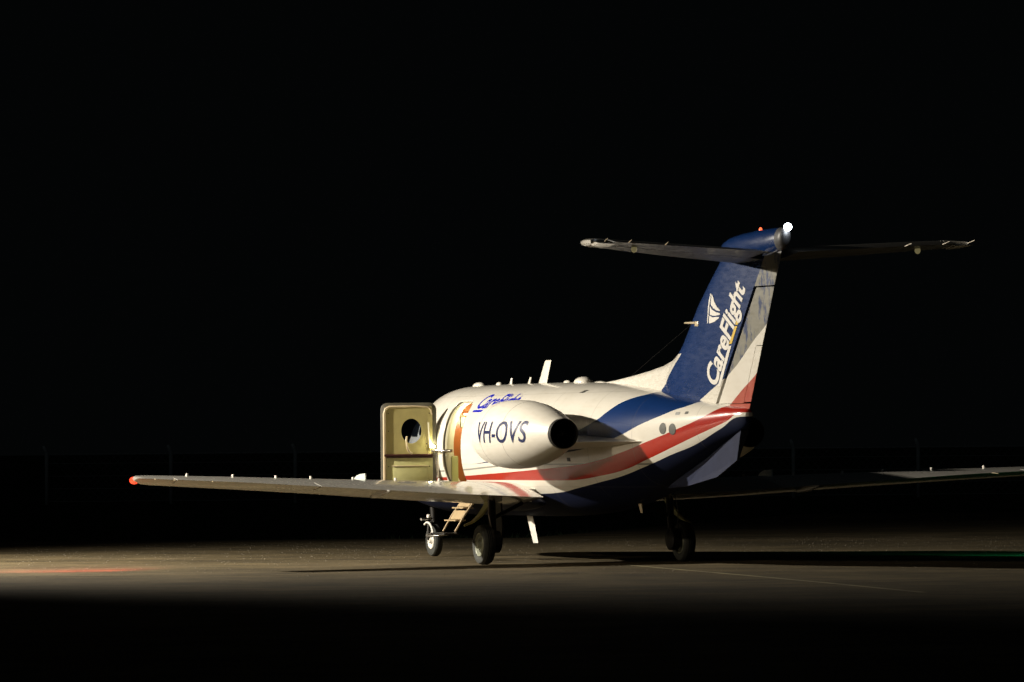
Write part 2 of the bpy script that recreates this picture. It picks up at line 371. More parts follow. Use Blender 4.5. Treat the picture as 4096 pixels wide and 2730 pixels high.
# boundary fence 174 m away
fence = bpy.data.objects.new('boundary_fence', None); link(fence); fence.location = at(0, 174, GZ - .06)
tag(fence, 'dim wire boundary fence with thin pale posts far behind the jet', 'fence')
postm = simple('pale_fence_post_paint', (.78, .8, .78), .7, 0, .3)
post_me = None
for i in range(12):
    lat = -16.97 + i * 3.93
    base = at(lat, 174, GZ - .06) - Vector(fence.location)
    if post_me is None:
        v, f = tube_geo([(0, 0, 0), (0, 0, 1.62), (-.03, -.02, 1.68), (-.13, -.09, 1.85)], [.065, .065, .06, .04], 8)
        po = mesh('fence_post', v, f, postm, fence); fixn(po); post_me = po.data
    else: po = bpy.data.objects.new('fence_post', post_me); link(po, fence)
    po.location = base
v = []; f = []
fr = [at(-16.97 + i * 3.93, 174, 0) - Vector((fence.location.x, fence.location.y, 0)) for i in (0, 11)]
u = (fr[1] - fr[0]); L = u.length; u.normalize()
def wire(a, b, r_):
    global v, f
    vv, ff = tube_geo([a, b], r_, 4); k = len(v); v += vv; f += [tuple(x + k for x in q) for q in ff]
for z_ in (.1, .5, .9, 1.3, 1.6): wire(fr[0] + Vector((0, 0, z_)), fr[1] + Vector((0, 0, z_)), .004)
n = int(L / .25)
for i in range(n):
    s = i * .25
    wire(fr[0] + u * s + Vector((0, 0, .1)), fr[0] + u * min(s + 1.5, L) + Vector((0, 0, 1.6)), .0018)
    wire(fr[0] + u * s + Vector((0, 0, 1.6)), fr[0] + u * min(s + 1.5, L) + Vector((0, 0, .1)), .0018)
o = mesh('wire_mesh', v, f, postm, fence, False); o['kind'] = 'stuff'

# floodlight masts (outside the frame) that carry the two lamps
def mast(loc, target, label):
    e = bpy.data.objects.new('floodlight_mast', None); link(e); e.location = (loc.x, loc.y, GZ)
    tag(e, label, 'floodlight', 'apron floodlight masts outside the view')
    dr = (Vector(target) - loc).normalized(); back = -Vector((dr.x, dr.y, 0)).normalized()
    b_ = back * .75
    tube('pole', [(b_.x, b_.y, 0), (b_.x, b_.y, loc.z + .3)], [.11, .07], M['metal'], e, 14)
    tube('bracket', [(b_.x, b_.y, loc.z), (back.x * .3, back.y * .3, loc.z)], .035, M['metal'], e)
    q = dr.to_track_quat('Y', 'Z').to_matrix()
    c = Vector((0, 0, loc.z)) - dr * .26
    h = box('lamp_housing', c, (.6, .2, .42), M['metal'], e, q, .02)
    box('lamp_glass', c + dr * .105, (.52, .008, .34), simple('floodlight_glass', (.8, .8, .7), .3, emit=(1, .86, .66), es=2), h, q, 0)
mast(KEY, (-2, 1, .6), 'grey apron floodlight mast off the left wing tip')
mast(FILL, (0, -1, 1.2), 'lower grey apron floodlight mast behind the left wing')

# ================================================================== THE JET
jet = bpy.data.objects.new('business_jet', None); link(jet)
tag(jet, 'white twin-engine medical jet with blue T-tail, red stripe and open cabin door', 'aircraft')

FUS = np.array([
(-5.79,1.985,1.84,.035,1.935),(-5.74,2.015,1.79,.07,1.93),(-5.4,2.055,1.68,.15,1.91),(-5.0,2.09,1.57,.235,1.87),(-4.4,2.15,1.38,.35,1.81),
(-3.6,2.225,1.155,.48,1.735),(-2.8,2.30,.94,.60,1.67),(-2.0,2.36,.785,.70,1.615),(-1.0,2.41,.67,.79,1.58),
(0.,2.433,.62,.83,1.57),(1.2,2.44,.60,.84,1.57),(2.5,2.443,.60,.84,1.565),(3.6,2.44,.60,.84,1.555),(4.1,2.435,.60,.83,1.535),
(4.5,2.41,.61,.80,1.50),(5.0,2.28,.63,.75,1.42),(5.5,1.97,.67,.66,1.32),(6.2,1.67,.75,.51,1.20),(6.9,1.43,.84,.33,1.12),(7.35,1.23,.94,.17,1.07),(7.5,1.13,.99,.09,1.055),(7.56,1.08,1.03,.03,1.055)])
EX = 2 / 2.15
def sec(y): return [float(pchip(FUS[:, 0], FUS[:, k], y)) for k in (1, 2, 3, 4)]
def fpt(y, a, off=0.):
    zt, zb, hw, zm = sec(y); c, s = math.cos(a), math.sin(a)
    X = (hw + off) * math.copysign(abs(c) ** EX, c); s_ = math.copysign(abs(s) ** EX, s)
    Z = zm + ((zt - zm) if s_ > 0 else (zm - zb)) * s_ + (off * s_)
    return (X, y, Z)
def fhalf(y, z):
    zt, zb, hw, zm = sec(y); s = (z - zm) / (zt - zm) if z > zm else (zm - z) / (zm - zb)
    return hw * max(0, 1 - abs(s) ** 2.15) ** (1 / 2.15)
DY0, DY1, DZ0, DZ1, DRC = 2.605, 3.36, .98, 2.215, .17     # doorway
WIN = [(2.02, 1.80), (1.32, 1.80), (.62, 1.80), (-.08, 1.80)]; WRY, WRZ = .165, .205
ys = sorted(set([round(x, 4) for x in list([-5.79, -5.77] + list(np.arange(-5.74, -5.0, .05))) + list(np.arange(-5.0, -.4, .1)) + list(np.arange(-.4, 3.6, .02)) + list(np.arange(3.6, 7.2, .07)) + list(np.arange(7.2, 7.56, .02)) + [7.56]]))
NA = 224
# angle samples, denser on the left side where the door and windows are cut
angs = [2 * math.pi * k / NA for k in range(NA)]
V = [fpt(y, a) for y in ys for a in angs]
F = []
def rsd(y, z, y0, y1, z0, z1, rc):    # signed distance to a rounded rectangle
    cy, cz = (y0 + y1) / 2, (z0 + z1) / 2; qx = abs(y - cy) - (y1 - y0) / 2 + rc; qy = abs(z - cz) - (z1 - z0) / 2 + rc
    return math.hypot(max(qx, 0), max(qy, 0)) + min(max(qx, qy), 0) - rc
holes = []
def in_hole(y, z):
    d = rsd(y, z, DY0, DY1, DZ0, DZ1, DRC)
    if d < 0: return ('d', 0)
    for i, (wy, wz) in enumerate(WIN):
        if ((y - wy) / WRY) ** 2 + ((z - wz) / WRZ) ** 2 < 1: return ('w', i)
    return None
hv = set(); kept = set()
for i in range(len(ys) - 1):
    for j in range(NA):
        a_, b_ = i * NA + j, i * NA + (j + 1) % NA; q = (a_, a_ + NA, b_ + NA, b_)
        cx = sum(V[k][0] for k in q) / 4; cy = sum(V[k][1] for k in q) / 4; cz = sum(V[k][2] for k in q) / 4
        h = in_hole(cy, cz) if (cx < -.1 and -.5 < cy < 3.6) else None
        if h:
            for k in q: hv.add((k, h))
        else:
            F.append(q); kept.update(q)
for k, h in hv:
    if k not in kept: continue
    x, y, z = V[k]
    if h[0] == 'd':
        for _ in range(3):
            e = 1e-4; d_ = rsd(y, z, DY0, DY1, DZ0, DZ1, DRC)
            gy = (rsd(y + e, z, DY0, DY1, DZ0, DZ1, DRC) - d_) / e; gz = (rsd(y, z + e, DY0, DY1, DZ0, DZ1, DRC) - d_) / e
            y -= gy * d_; z -= gz * d_
    else:
        wy, wz = WIN[h[1]]; rr = math.hypot((y - wy) / WRY, (z - wz) / WRZ); y = wy + (y - wy) / rr; z = wz + (z - wz) / rr
    V[k] = (-fhalf(y, z), y, z)
F.append(tuple(range(NA))); F.append(tuple(reversed(range((len(ys) - 1) * NA, len(ys) * NA))))
fus = mesh('fuselage', V, F, M['fus'], jet); fixn(fus)

def rrect(y0, y1, z0, z1, rc, n=10):
    out = []
    for cy, cz, a0 in ((y1 - rc, z1 - rc, 0), (y0 + rc, z1 - rc, 90), (y0 + rc, z0 + rc, 180), (y1 - rc, z0 + rc, 270)):
        for k in range(n + 1):
            a = R(a0 + 90 * k / n); out.append((cy + rc * math.cos(a), cz + rc * math.sin(a)))
    # densify the straight runs
    res = []
    for i, p in enumerate(out):
        q = out[(i + 1) % len(out)]; L_ = math.hypot(q[0] - p[0], q[1] - p[1]); m_ = max(1, int(L_ / .04))
        for t in range(m_): res.append((p[0] + (q[0] - p[0]) * t / m_, p[1] + (q[1] - p[1]) * t / m_))
    return res
# door frame: a reveal running inward, then the bright jamb
rr = rrect(DY0, DY1, DZ0, DZ1, DRC); cy, cz = (DY0 + DY1) / 2, (DZ0 + DZ1) / 2
rings = []
for off, dep in ((-.012, -.004), (0, .004), (.012, .006), (.016, .02), (.018, .035), (.030, .04), (.034, .10), (.034, .16)):
    ring = []
    for (y, z) in rr:
        ln = math.hypot(y - cy, z - cz); iy, iz = y - (y - cy) / ln * off, z - (z - cz) / ln * off
        ring.append((-fhalf(iy, iz) + dep, iy, iz))
    rings.append(ring)
v, f = loft(rings, cap=False)
df = mesh('door_frame', v, f, M['cream'], jet, True, mats=[M['white'], M['seal'], M['cream']], fm=None)
fm = []
for i in range(len(rings) - 1): fm += [0 if i < 2 else (1 if i < 4 else 2)] * len(rr)
df.data.polygons.foreach_set('material_index', fm)
# cabin interior shell: an inner skin so the doorway looks into a lit cabin
v = []; f = []; iys = np.arange(-.5, 3.52, .08); n = 72
ang = [2 * math.pi * k / n for k in range(n)]
for y in iys:
    for a in ang: v.append(fpt(y, a, -.09))
for i in range(len(iys) - 1):
    for j in range(n):
        q = (i * n + j, (i + 1) * n + j, (i + 1) * n + (j + 1) % n, i * n + (j + 1) % n)
        cx = np.mean([v[k] for k in q], 0)
        if cx[0] < 0 and (rsd(cx[1], cx[2], DY0, DY1, DZ0, DZ1, DRC) < .01 or any(((cx[1] - a_) / (WRY + .03)) ** 2 + ((cx[2] - b_) / (WRZ + .03)) ** 2 < 1 for a_, b_ in WIN)): continue
        f.append(q)
lin = mesh('cabin_lining', v, f, M['cream'], jet)
box('cabin_floor', (0, 1.75, .965), (1.22, 3.3, .03), M['olive'], jet, None, 0)
# brown partition just ahead of the doorway, and the aft bulkhead
def section_panel(name, y, mat, th=.03, off=-.095, x0=-9, x1=9, z0=0, z1=9):
    pts = [fpt(y, 2 * math.pi * k / 60, off) for k in range(60)]
    pts = [(min(max(p[0], x0), x1), y, min(max(p[2], z0), z1)) for p in pts]
    v = pts + [(p[0], y + th, p[2]) for p in pts]; n = len(pts)
    f = [tuple(range(n)), tuple(range(2 * n - 1, n - 1, -1))] + [(i, (i + 1) % n, (i + 1) % n + n, i + n) for i in range(n)]
    o = mesh(name, v, f, mat, jet, False); return fixn(o)
section_panel('partition', 3.44, M['wood'])
section_panel('rear_bulkhead', -.42, M['cream'])
box('galley_cabinet', (-.665, 3.37, 1.20), (.10, .12, .48), M['olive'], jet, None, .01)
box('notice_board', (-.47, 3.425, 1.92), (.13, .012, .15), simple('pale_green_notice', (.55, .60, .33), .5), jet, None, .002)
box('cabin_lamp', (-.45, 3.38, 2.03), (.10, .03, .025), M['lamp'], jet, None, .004)
box('door_sill_step', (-.70, 2.98, .97), (.18, .66, .02), M['alu'], jet, None, .003)
l = bpy.data.lights.new('cabin_lamp_light', 'AREA'); l.energy = 7; l.size = .35; l.color = (1, .80, .50)
lo = bpy.data.objects.new('cabin_lamp_light', l); link(lo, jet); lo.location = (-.10, 2.9, 2.25)
l = bpy.data.lights.new('cabin_rear_light', 'POINT'); l.energy = 8; l.shadow_soft_size = .1; l.color = (1, .9, .6)
lo = bpy.data.objects.new('cabin_rear_light', l); link(lo, jet); lo.location = (0, 1.2, 2.2)

l = bpy.data.lights.new('entry_light', 'POINT'); l.energy = 9; l.shadow_soft_size = .03; l.color = (1, .95, .66)
lo = bpy.data.objects.new('entry_light', l); link(lo, jet); lo.location = (-.46, 3.16, 1.95)
# windows on the left side: ring, pane
for wy, wz in WIN:
    rings = []
    for sc_, dep in ((1.09, -.002), (1.06, -.007), (1.0, -.006), (.97, .01), (.95, .035)):
        rings.append([(-fhalf(wy + WRY * sc_ * math.cos(a), wz + WRZ * sc_ * math.sin(a)) + dep, wy + WRY * sc_ * math.cos(a), wz + WRZ * sc_ * math.sin(a)) for a in [2 * math.pi * k / 40 for k in range(40)]])
    v, f = loft(rings, cap=False); w = mesh('cabin_window', v, f, M['trim'], jet); fixn(w)
    ring = [(-fhalf(wy + WRY * .96 * math.cos(a), wz + WRZ * .96 * math.sin(a)) + .02, wy + WRY * .96 * math.cos(a), wz + WRZ * .96 * math.sin(a)) for a in [2 * math.pi * k / 40 for k in range(40)]]
    ring2 = [(p[0] + .008, p[1], p[2]) for p in ring]
    v, f = loft([ring, ring2]); mesh('pane', v, f, simple('glowing_window_acrylic', (.30, .30, .18), .08, emit=(1, .9, .5), es=.05) if wy == 2.02 else M['glass'], w)  # foremost pane glows by itself, cabin light put into its material
# cockpit side window (dark), just ahead of the opened door
def skin_patch(name, outline, mat, off=.004, parent=None, side=-1):
    cy_ = sum(p[0] for p in outline) / len(outline); cz_ = sum(p[1] for p in outline) / len(outline)
    rings = []
    for t in (1.0, .985, .9, .8, .7, .6, .5, .4, .3, .2, .1, .02):
        rings.append([(side * (fhalf(cy_ + (y - cy_) * t, cz_ + (z - cz_) * t) + (off if t < 1 else -.004)), cy_ + (y - cy_) * t, cz_ + (z - cz_) * t) for y, z in outline])
    v, f = loft(rings); o = mesh(name, v, f, mat, parent or jet); return fixn(o)
for sd in (-1, 1):
    skin_patch('cockpit_window', [(y_, z_) for y_, z_ in rrect(4.02, 4.52, 1.74, 2.10, .08, 5)], M['glass'], .012, None, sd)
    skin_patch('cockpit_window', [(4.6, 1.72), (4.6, 1.9), (4.6, 2.1), (4.75, 2.1), (4.95, 2.06), (5.2, 1.93), (5.35, 1.78), (5.2, 1.74), (4.9, 1.72)], M['glass'], .012, None, sd)

# ---- the open cabin door: hinge at its forward edge, swung past square
H = Vector((-.848, 3.575, 0)); W_ = Vector((-.932, .362, 0)).normalized(); N_ = Vector((-.362, -.932, 0)).normalized()   # N_ = inner face, towards the tail
DW, DB, DT = .79, .94, 2.20
def dcurve(z): return .0
def dp(s, z, dep=0.): return H + W_ * s + N_ * (dep + 0.) + Vector((0, 0, z))
def door_ring(ins, dep, n=9):
    return [dp(s, z, dep) for s, z in rrect(ins, DW - ins, DB + ins, DT - ins, max(.10 - ins, .012), n)]
WS, WZ = .355, 1.80
WC = (WS, WZ); DWY, DWZ = .143, .175
def rr_ray(ins, a):
    c, sn = math.cos(a), math.sin(a); lo_, hi_ = 0., 2.
    for _ in range(30):
        m_ = (lo_ + hi_) / 2
        if rsd(WS + c * m_, WZ + sn * m_, ins, DW - ins, DB + ins, DT - ins, max(.10 - ins, .012)) < 0: lo_ = m_
        else: hi_ = m_
    return WS + c * lo_, WZ + sn * lo_
AA = sorted(set([2 * math.pi * k / 120 for k in range(120)] + [math.atan2(z_ - WZ, s_ - WS) % (2 * math.pi) for s_, z_ in ((0, DB), (DW, DB), (0, DT), (DW, DT)) for z_, s_ in ((z_, s_),)]))
rings = []
def hole(t, dep): rings.append([dp(WS + DWY * t * math.cos(a), WZ + DWZ * t * math.sin(a), dep) for a in AA])
def outr(ins, dep): rings.append([dp(*rr_ray(ins, a), dep) for a in AA])
hole(1.03, -.055); outr(.012, -.055); outr(0, -.045); outr(0, 0); outr(.012, .008); hole(1.03, .008); hole(1.03, -.055)
v, f = loft(rings, cap=False)
door = mesh('cabin_door', v, f, M['seal'], jet, True, mats=[M['white'], M['seal']]); fixn(door); sharp(door, 40)
door.data.polygons.foreach_set('material_index', [0] * (2 * len(AA)) + [1] * (len(f) - 2 * len(AA)))
def loop_strip(name, ins0, ins1, d0_, d1_, mat, parent):
    v, f = loft([door_ring(ins0, d0_), door_ring(ins0 + .004, d1_), door_ring(ins1 - .004, d1_), door_ring(ins1, d0_)], cap=False)
    o = mesh(name, v, f, mat, parent); fixn(o); return sharp(o, 40)
# lining: flat sheet with the porthole left open, inside the border
def lining(name, s0, s1, z0, z1, hole, mat, dep=.014):
    n = 64; outer = []; inner = []
    for k in range(n):
        a = 2 * math.pi * k / n; c, s = math.cos(a), math.sin(a)
        inner.append((hole[0] + hole[2] * c, hole[1] + hole[3] * s))
        t = min((s1 - hole[0]) / c if c > 1e-6 else 9, (s0 - hole[0]) / c if c < -1e-6 else 9, (z1 - hole[1]) / s if s > 1e-6 else 9, (z0 - hole[1]) / s if s < -1e-6 else 9)
        outer.append((hole[0] + t * c, hole[1] + t * s))
    rings = []
    for t in (0, .25, .5, .75, 1): rings.append([dp(o_[0] * (1 - t) + i_[0] * t, o_[1] * (1 - t) + i_[1] * t, dep) for o_, i_ in zip(outer, inner)])
    rings.append([dp(i_[0], i_[1], -.01) for i_ in inner])
    v, f = loft(rings, cap=False); o = mesh(name, v, f, mat, door); fixn(o); return sharp(o, 40)
lining('upper_lining', .055, DW - .075, 1.445, DT - .05, (*WC, DWY, DWZ), M['lining'])
ring = lambda t, dd: [dp(WS + DWY * t * math.cos(a), WZ + DWZ * t * math.sin(a), dd) for a in [2 * math.pi * k / 48 for k in range(48)]]
v, f = loft([ring(1.028, -.030), ring(1.028, -.024)]); fixn(mesh('porthole_glass', v, f, M['pane'], door, False))
# lower lining with recessed panel
def door_box(name, s0, s1, z0, z1, d0_, d1_, mat, bev=.004):
    bm = bmesh.new(); m_ = Matrix((W_, N_, Vector((0, 0, 1)))).transposed()
    c = dp((s0 + s1) / 2, (z0 + z1) / 2, (d0_ + d1_) / 2); add_box(bm, c, (s1 - s0, d1_ - d0_, z1 - z0), m_, bev)
    return bmobj(name, bm, mat, door)
door_box('lower_lining', .055, DW - .075, DB + .05, 1.42, .004, .014, M['lining2'])
door_box('map_pocket', .13, .62, 1.04, 1.30, .014, .030, M['lining2'], .006)
door_box('pocket_rim', .115, .635, 1.30, 1.312, .014, .040, M['trim'], .003)
door_box('rail_recess', .055, DW - .075, 1.415, 1.475, .002, .012, M['maroon'])
bt = tube('door_bar', [dp(.06, 1.46, .03), dp(.3, 1.46, .035), dp(.74, 1.455, .03)], .016, M['maroon'], door)
# cream padded edge on the outboard side and top
pts = [dp(DW - .055, DB + .02, .012), dp(DW - .055, 1.3, .014), dp(DW - .055, 1.7, .014), dp(DW - .055, 2.05, .014), dp(DW - .075, 2.115, .014), dp(DW - .125, 2.145, .014), dp(.3, 2.15, .014), dp(.12, 2.14, .014), dp(.075, 2.10, .014), dp(.062, 2.03, .014)]
tube('padded_edge', pts, [.022, .022, .022, .022, .02, .016, .012, .011, .011, .010], M['trim'], door, 12)
# pull strap, hinge arm, screws
tube('pull_strap', [dp(.42, 1.72, .03), dp(.425, 1.67, .06), dp(.415, 1.58, .07), dp(.40, 1.53, .06), dp(.375, 1.50, .04), dp(.345, 1.48, .03)], [.012, .014, .014, .014, .013, .02], M['trim'], door, 10)
for s_, z_ in ((.10, 2.05), (.68, 2.05), (.10, 1.80), (.68, 1.80), (.10, 1.30), (.68, 1.30), (.14, 1.62), (.1, 1.1), (.68, 1.1)):
    revolve('screw', [(0, .009), (.004, .007)], dp(s_, z_, .013), N_, M['soot'], door, 10)
tube('door_stay', [dp(.11, 1.92, .03), dp(.10, 1.7, .05), dp(.085, 1.56, .05)], .012, M['cream'], door, 8)
tube('hinge_arm', [(-.74, 3.22, 1.515), (-.87, 3.32, 1.515), (-.885, 3.45, 1.515), tuple(dp(.06, 1.515, .05))], [.022, .022, .024, .022], M['alu'], door, 10)
tube('gas_strut', [(-.92, 3.36, 1.49), (-.92, 3.37, 1.36), (-.90, 3.37, 1.15), (-.89, 3.37, 1.04)], [.022, .022, .013, .013], M['alu'], door, 10)
revolve('courtesy_lamp', [(0, .018), (.008, .02), (.018, .013), (.022, .002)], dp(.035, 1.575, .02), N_, M['lamp'], door, 14)
l = bpy.data.lights.new('courtesy_lamp_light', 'POINT'); l.energy = 3.2; l.color = (1, .95, .6); l.shadow_soft_size = .02
lo = bpy.data.objects.new('courtesy_lamp_light', l); link(lo, door); lo.location = dp(.05, 1.60, .09)

# ---- airstair hanging out of the doorway
st = Vector((-.56, 3.0, .84)); sb = Vector((-.86, 3.04, .38))
stair = box('airstair', (st + sb) / 2, (.02, .50, .01), M['stair'], jet, None, 0)
for k in (-1, 1):
    tube('stair_rail', [st + Vector((0, .25 * k, 0)), (st + sb) / 2 + Vector((-.02, .25 * k, .0)), sb + Vector((0, .25 * k, 0))], .016, M['stair'], stair, 8)
for t in (.28, .66):
    c = st.lerp(sb, t)
    bm = bmesh.new(); add_box(bm, c + Vector((-.02, 0, 0)), (.16, .46, .02), None, .003)
    add_box(bm, c + Vector((.03, 0, .075)), (.012, .44, .14), Matrix.Rotation(R(32), 3, 'Y'), 0)
    bmobj('stair_tread', bm, M['stair'], stair)
bm = bmesh.new(); add_box(bm, sb + Vector((-.07, 0.0, -.03)), (.22, .58, .03), None, .006)
bmobj('foot_platform', bm, M['soot'], stair)
tube('platform_hoop', [sb + Vector((0, -.28, -.02)), sb + Vector((-.25, -.25, -.05)), sb + Vector((-.34, 0, -.06)), sb + Vector((-.25, .25, -.05)), sb + Vector((0, .28, -.02))], .013, M['metal'], stair, 8)

# ---- airfoil surfaces
def naca(c, t):   # half thickness at chord fraction c
    c = min(max(c, 0.), 1.)
    return 5 * t * (.2969 * math.sqrt(c) - .126 * c - .3516 * c * c + .2843 * c ** 3 - .1036 * c ** 4)
def lerp_tab(tab, x):
    xs = [p[0] for p in tab]; return [float(np.interp(x, xs, [p[k] for p in tab])) for k in range(1, len(tab[0]))]
# wing table: span x, LE y, TE y, TE z, thickness ratio
WT = [(.0, 1.85, -.34, .83, .24, .12), (.85, 1.66, -.52, .884, .20, .115), (2.2, 1.12, -.70, .945, .17, .105), (4.0, .48, -.88, 1.055, .108, .093), (5.2, .04, -1.02, 1.128, .072, .093), (6.35, -.40, -1.12, 1.180, .048, .080), (6.47, -.48, -1.13, 1.185, .044, .072), (6.56, -.60, -1.12, 1.19, .036, .056), (6.61, -.75, -1.08, 1.192, .026, .036), (6.63, -.87, -1.0, 1.194, .012, .015)]
def wpt(sx, x, c, upper):
    le, te, tz, hu, hl = lerp_tab(WT, x); ch = le - te; y = le - c * ch; n_ = naca(c, 1.) * 2
    return (sx * x, y, tz + (hu * n_ if upper else -hl * n_))
def wing_piece(name, sx, xs, c0, c1, mat, parent, n=14):
    rings = []
    for x in xs:
        cs = [c0 + (c1 - c0) * (.5 - .5 * math.cos(math.pi * k / n)) for k in range(n + 1)]
        ring = [wpt(sx, x, c, True) for c in cs] + [wpt(sx, x, c, False) for c in reversed(cs)]
        rings.append(ring)
    v, f = loft(rings); o = mesh(name, v, f, mat, parent); fixn(o); return sharp(o, 50)
def rng(a, b, n): return [a + (b - a) * k / n for k in range(n + 1)]
wings = {}
for sx in (-1, 1):
    w = wing_piece('wing', sx, rng(.3, 6.35, 24) + [6.47, 6.56, 6.61, 6.63], 0, .74, M['wing'], jet, 22); wings[sx] = w
    wing_piece('flap', sx, rng(.78, 4.05, 12), .742, 1, M['wing'], w)
    wing_piece('aileron', sx, rng(4.07, 6.1, 8), .742, 1, M['wing'], w)
    wing_piece('wing_tip', sx, [6.12, 6.35, 6.47, 6.56, 6.61, 6.63], .742, 1, M['wing'], w)
    # root fairing
    rings = []
    for y in rng(-.25, 2.3, 16):
        t = math.sin(math.pi * (y + .25) / 2.55); r_ = .02 + .16 * max(t, 0) ** .7
        zc = .80 + .02 * y; rings.append([(sx * (.66 + r_ * .8 * math.cos(a)), y, zc + r_ * .75 * math.sin(a)) for a in [2 * math.pi * k / 20 for k in range(20)]])
    v, f = loft(rings); o = mesh('wing_root_fairing', v, f, M['navy'], w); fixn(o)
    # vortex generators on the upper skin, static wicks on the trailing edge
    for x in (1.85, 2.55, 3.22, 3.88, 4.42, 5.08, 5.78):
        p = Vector(wpt(sx, x, .30, True)); bm = bmesh.new(); add_box(bm, p + Vector((0, 0, .014)), (.022, .06, .036), None, .006); bmobj('vortex_generator', bm, M['hubwhite'], w)
    for x in (5.62, 6.15, 6.42):
        p = Vector(wpt(sx, x, 1, True)); tube('static_wick', [p, p + Vector((-sx * -.03, -.14, -.012))], [.006, .004], M['trim'], w, 6)
    for x in (3.1,):   # flap track fairings under the wing
        p0, p1 = Vector(wpt(sx, x, .55, False)), Vector(wpt(sx, x, 1.0, False))
        rings = []
        for t in rng(0, 1, 8):
            c = p0.lerp(p1 + Vector((0, -.08, .0)), t); r_ = .045 * math.sin(math.pi * min(max(t, .03), .97)) ** .6
            rings.append([(c.x + r_ * .6 * math.cos(a), c.y, c.z - .01 + r_ * math.sin(a)) for a in [2 * math.pi * k / 12 for k in range(12)]])
        v, f = loft(rings); fixn(mesh('flap_track_fairing', v, f, M['wing'], w))
# wing fence, left and right, standing on the crest
for sx in (-1, 1):
    zc = wpt(sx, 2.98, .3, True)[2]
    prof = [(.98, -.08), (.92, .02), (.82, .055), (.68, .075), (.47, .085), (.46, .0), (.46, -.08)]
    v = [(sx * 2.98 + dx, y, zc + z) for dx in (-.008, .008) for y, z in prof]; n = len(prof)
    f = [tuple(range(n)), tuple(range(2 * n - 1, n - 1, -1))] + [(i, (i + 1) % n, (i + 1) % n + n, i + n) for i in range(n)]
    fixn(mesh('wing_fence', v, f, simple('fence_pale', (.62, .68, .62), .4), wings[sx], False))
# navigation lights in the wing tips
def nav(sx, mat, col, e):
    c = (sx * 6.565, -.66, 1.175)
    rings = []
    for t in rng(0, math.pi, 10):
        rings.append([(c[0] + sx * .045 * math.sin(t) * math.cos(a), c[1] - .15 * math.cos(t) * 1.0, c[2] - .012 + .05 * math.sin(t) * math.sin(a)) for a in [2 * math.pi * k / 16 for k in range(16)]])
    v, f = loft(rings); fixn(mesh('navigation_light', v, f, mat, wings[sx]))
    l = bpy.data.lights.new('navigation_lamp', 'SPOT'); l.energy = e; l.color = col; l.shadow_soft_size = .03; l.spot_size = R(120); l.spot_blend = .7
    lo = bpy.data.objects.new('navigation_lamp', l); link(lo, wings[sx]); lo.location = (sx * 6.72, -.30, 1.10)
    lo.rotation_euler = Vector((sx * .35, .75, -.62)).to_track_quat('-Z', 'Y').to_euler()
nav(-1, M['redlens'], (1, .04, .02), 300); nav(1, M['greenlens'], (.05, 1, .5), 34)

# ---- fin
FT = [(1.985, -3.0, -5.787), (2.28, -3.02, -5.95), (2.45, -3.05, -6.04), (2.60, -3.22, -6.125), (2.72, -3.46, -6.19), (2.85, -3.642, -6.26), (3.0, -3.81, -6.345), (3.342, -4.174, -6.53), (3.62, -4.54, -6.68), (3.908, -4.95, -6.84), (4.05, -5.16, -6.92), (4.2, -5.38, -7.0)]
def fin_lt(z): return lerp_tab(FT, z)
def fin_th(y, z):
    le, te = fin_lt(z); ch = le - te; c = (le - y) / ch
    return max(naca(min(max(c, 0), 1), float(np.interp(z, [2, 4.1], [.085, .095]))) * ch, .004)
def hinge(z): return -4.97 - (z - 2.174) * (6.12 - 4.97) / (3.56 - 2.174)
def fin_piece(name, z0, z1, fa, fb, mat, parent, nz=24, n=20):
    rings = []
    for z in rng(z0, z1, nz):
        a_, b_ = fa(z), fb(z); yy = [a_ + (b_ - a_) * (.5 - .5 * math.cos(math.pi * k / n)) for k in range(n + 1)]
        rings.append([(-fin_th(y, z), y, z) for y in yy] + [(fin_th(y, z), y, z) for y in reversed(yy)])
    v, f = loft(rings); o = mesh(name, v, f, mat, parent); fixn(o); return sharp(o, 50)
LE = lambda z: fin_lt(z)[0] - .0005
TE = lambda z: fin_lt(z)[1]
ZR = 3.545
fin = fin_piece('tail_fin', 2.0, ZR, LE, lambda z: hinge(z) + .014, M['fin'], jet, 30)
cap = fin_piece('fin_top', ZR, 4.06, LE, lambda z: hinge(z), M['fin'], fin, 12)
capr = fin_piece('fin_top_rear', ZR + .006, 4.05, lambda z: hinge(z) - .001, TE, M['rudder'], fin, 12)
def zbase(y): return 2.07 + (-4.9 - y) * -.02
rud_lo = lambda y: 0
def rudder_piece(name, z0, z1, fa, fb, mat, parent, nz=24, n=10): return fin_piece(name, z0, z1, fa, fb, mat, parent, nz, n)
tabf = lambda z: TE(z) + float(np.interp(z, [2.06, 2.808], [.19, .165]))
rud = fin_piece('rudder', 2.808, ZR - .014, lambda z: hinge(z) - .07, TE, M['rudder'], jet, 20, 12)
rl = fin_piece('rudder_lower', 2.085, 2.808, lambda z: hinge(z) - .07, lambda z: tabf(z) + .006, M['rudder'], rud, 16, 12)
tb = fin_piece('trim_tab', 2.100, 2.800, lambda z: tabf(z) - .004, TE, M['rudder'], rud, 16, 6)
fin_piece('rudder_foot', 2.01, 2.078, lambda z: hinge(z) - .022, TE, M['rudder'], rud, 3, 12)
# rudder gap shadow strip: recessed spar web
fin_piece('spar_shadow_strip', 2.05, ZR, lambda z: hinge(z) + .01, lambda z: hinge(z) - .075, M['black'], fin, 10, 3).scale = (.55, 1, 1)
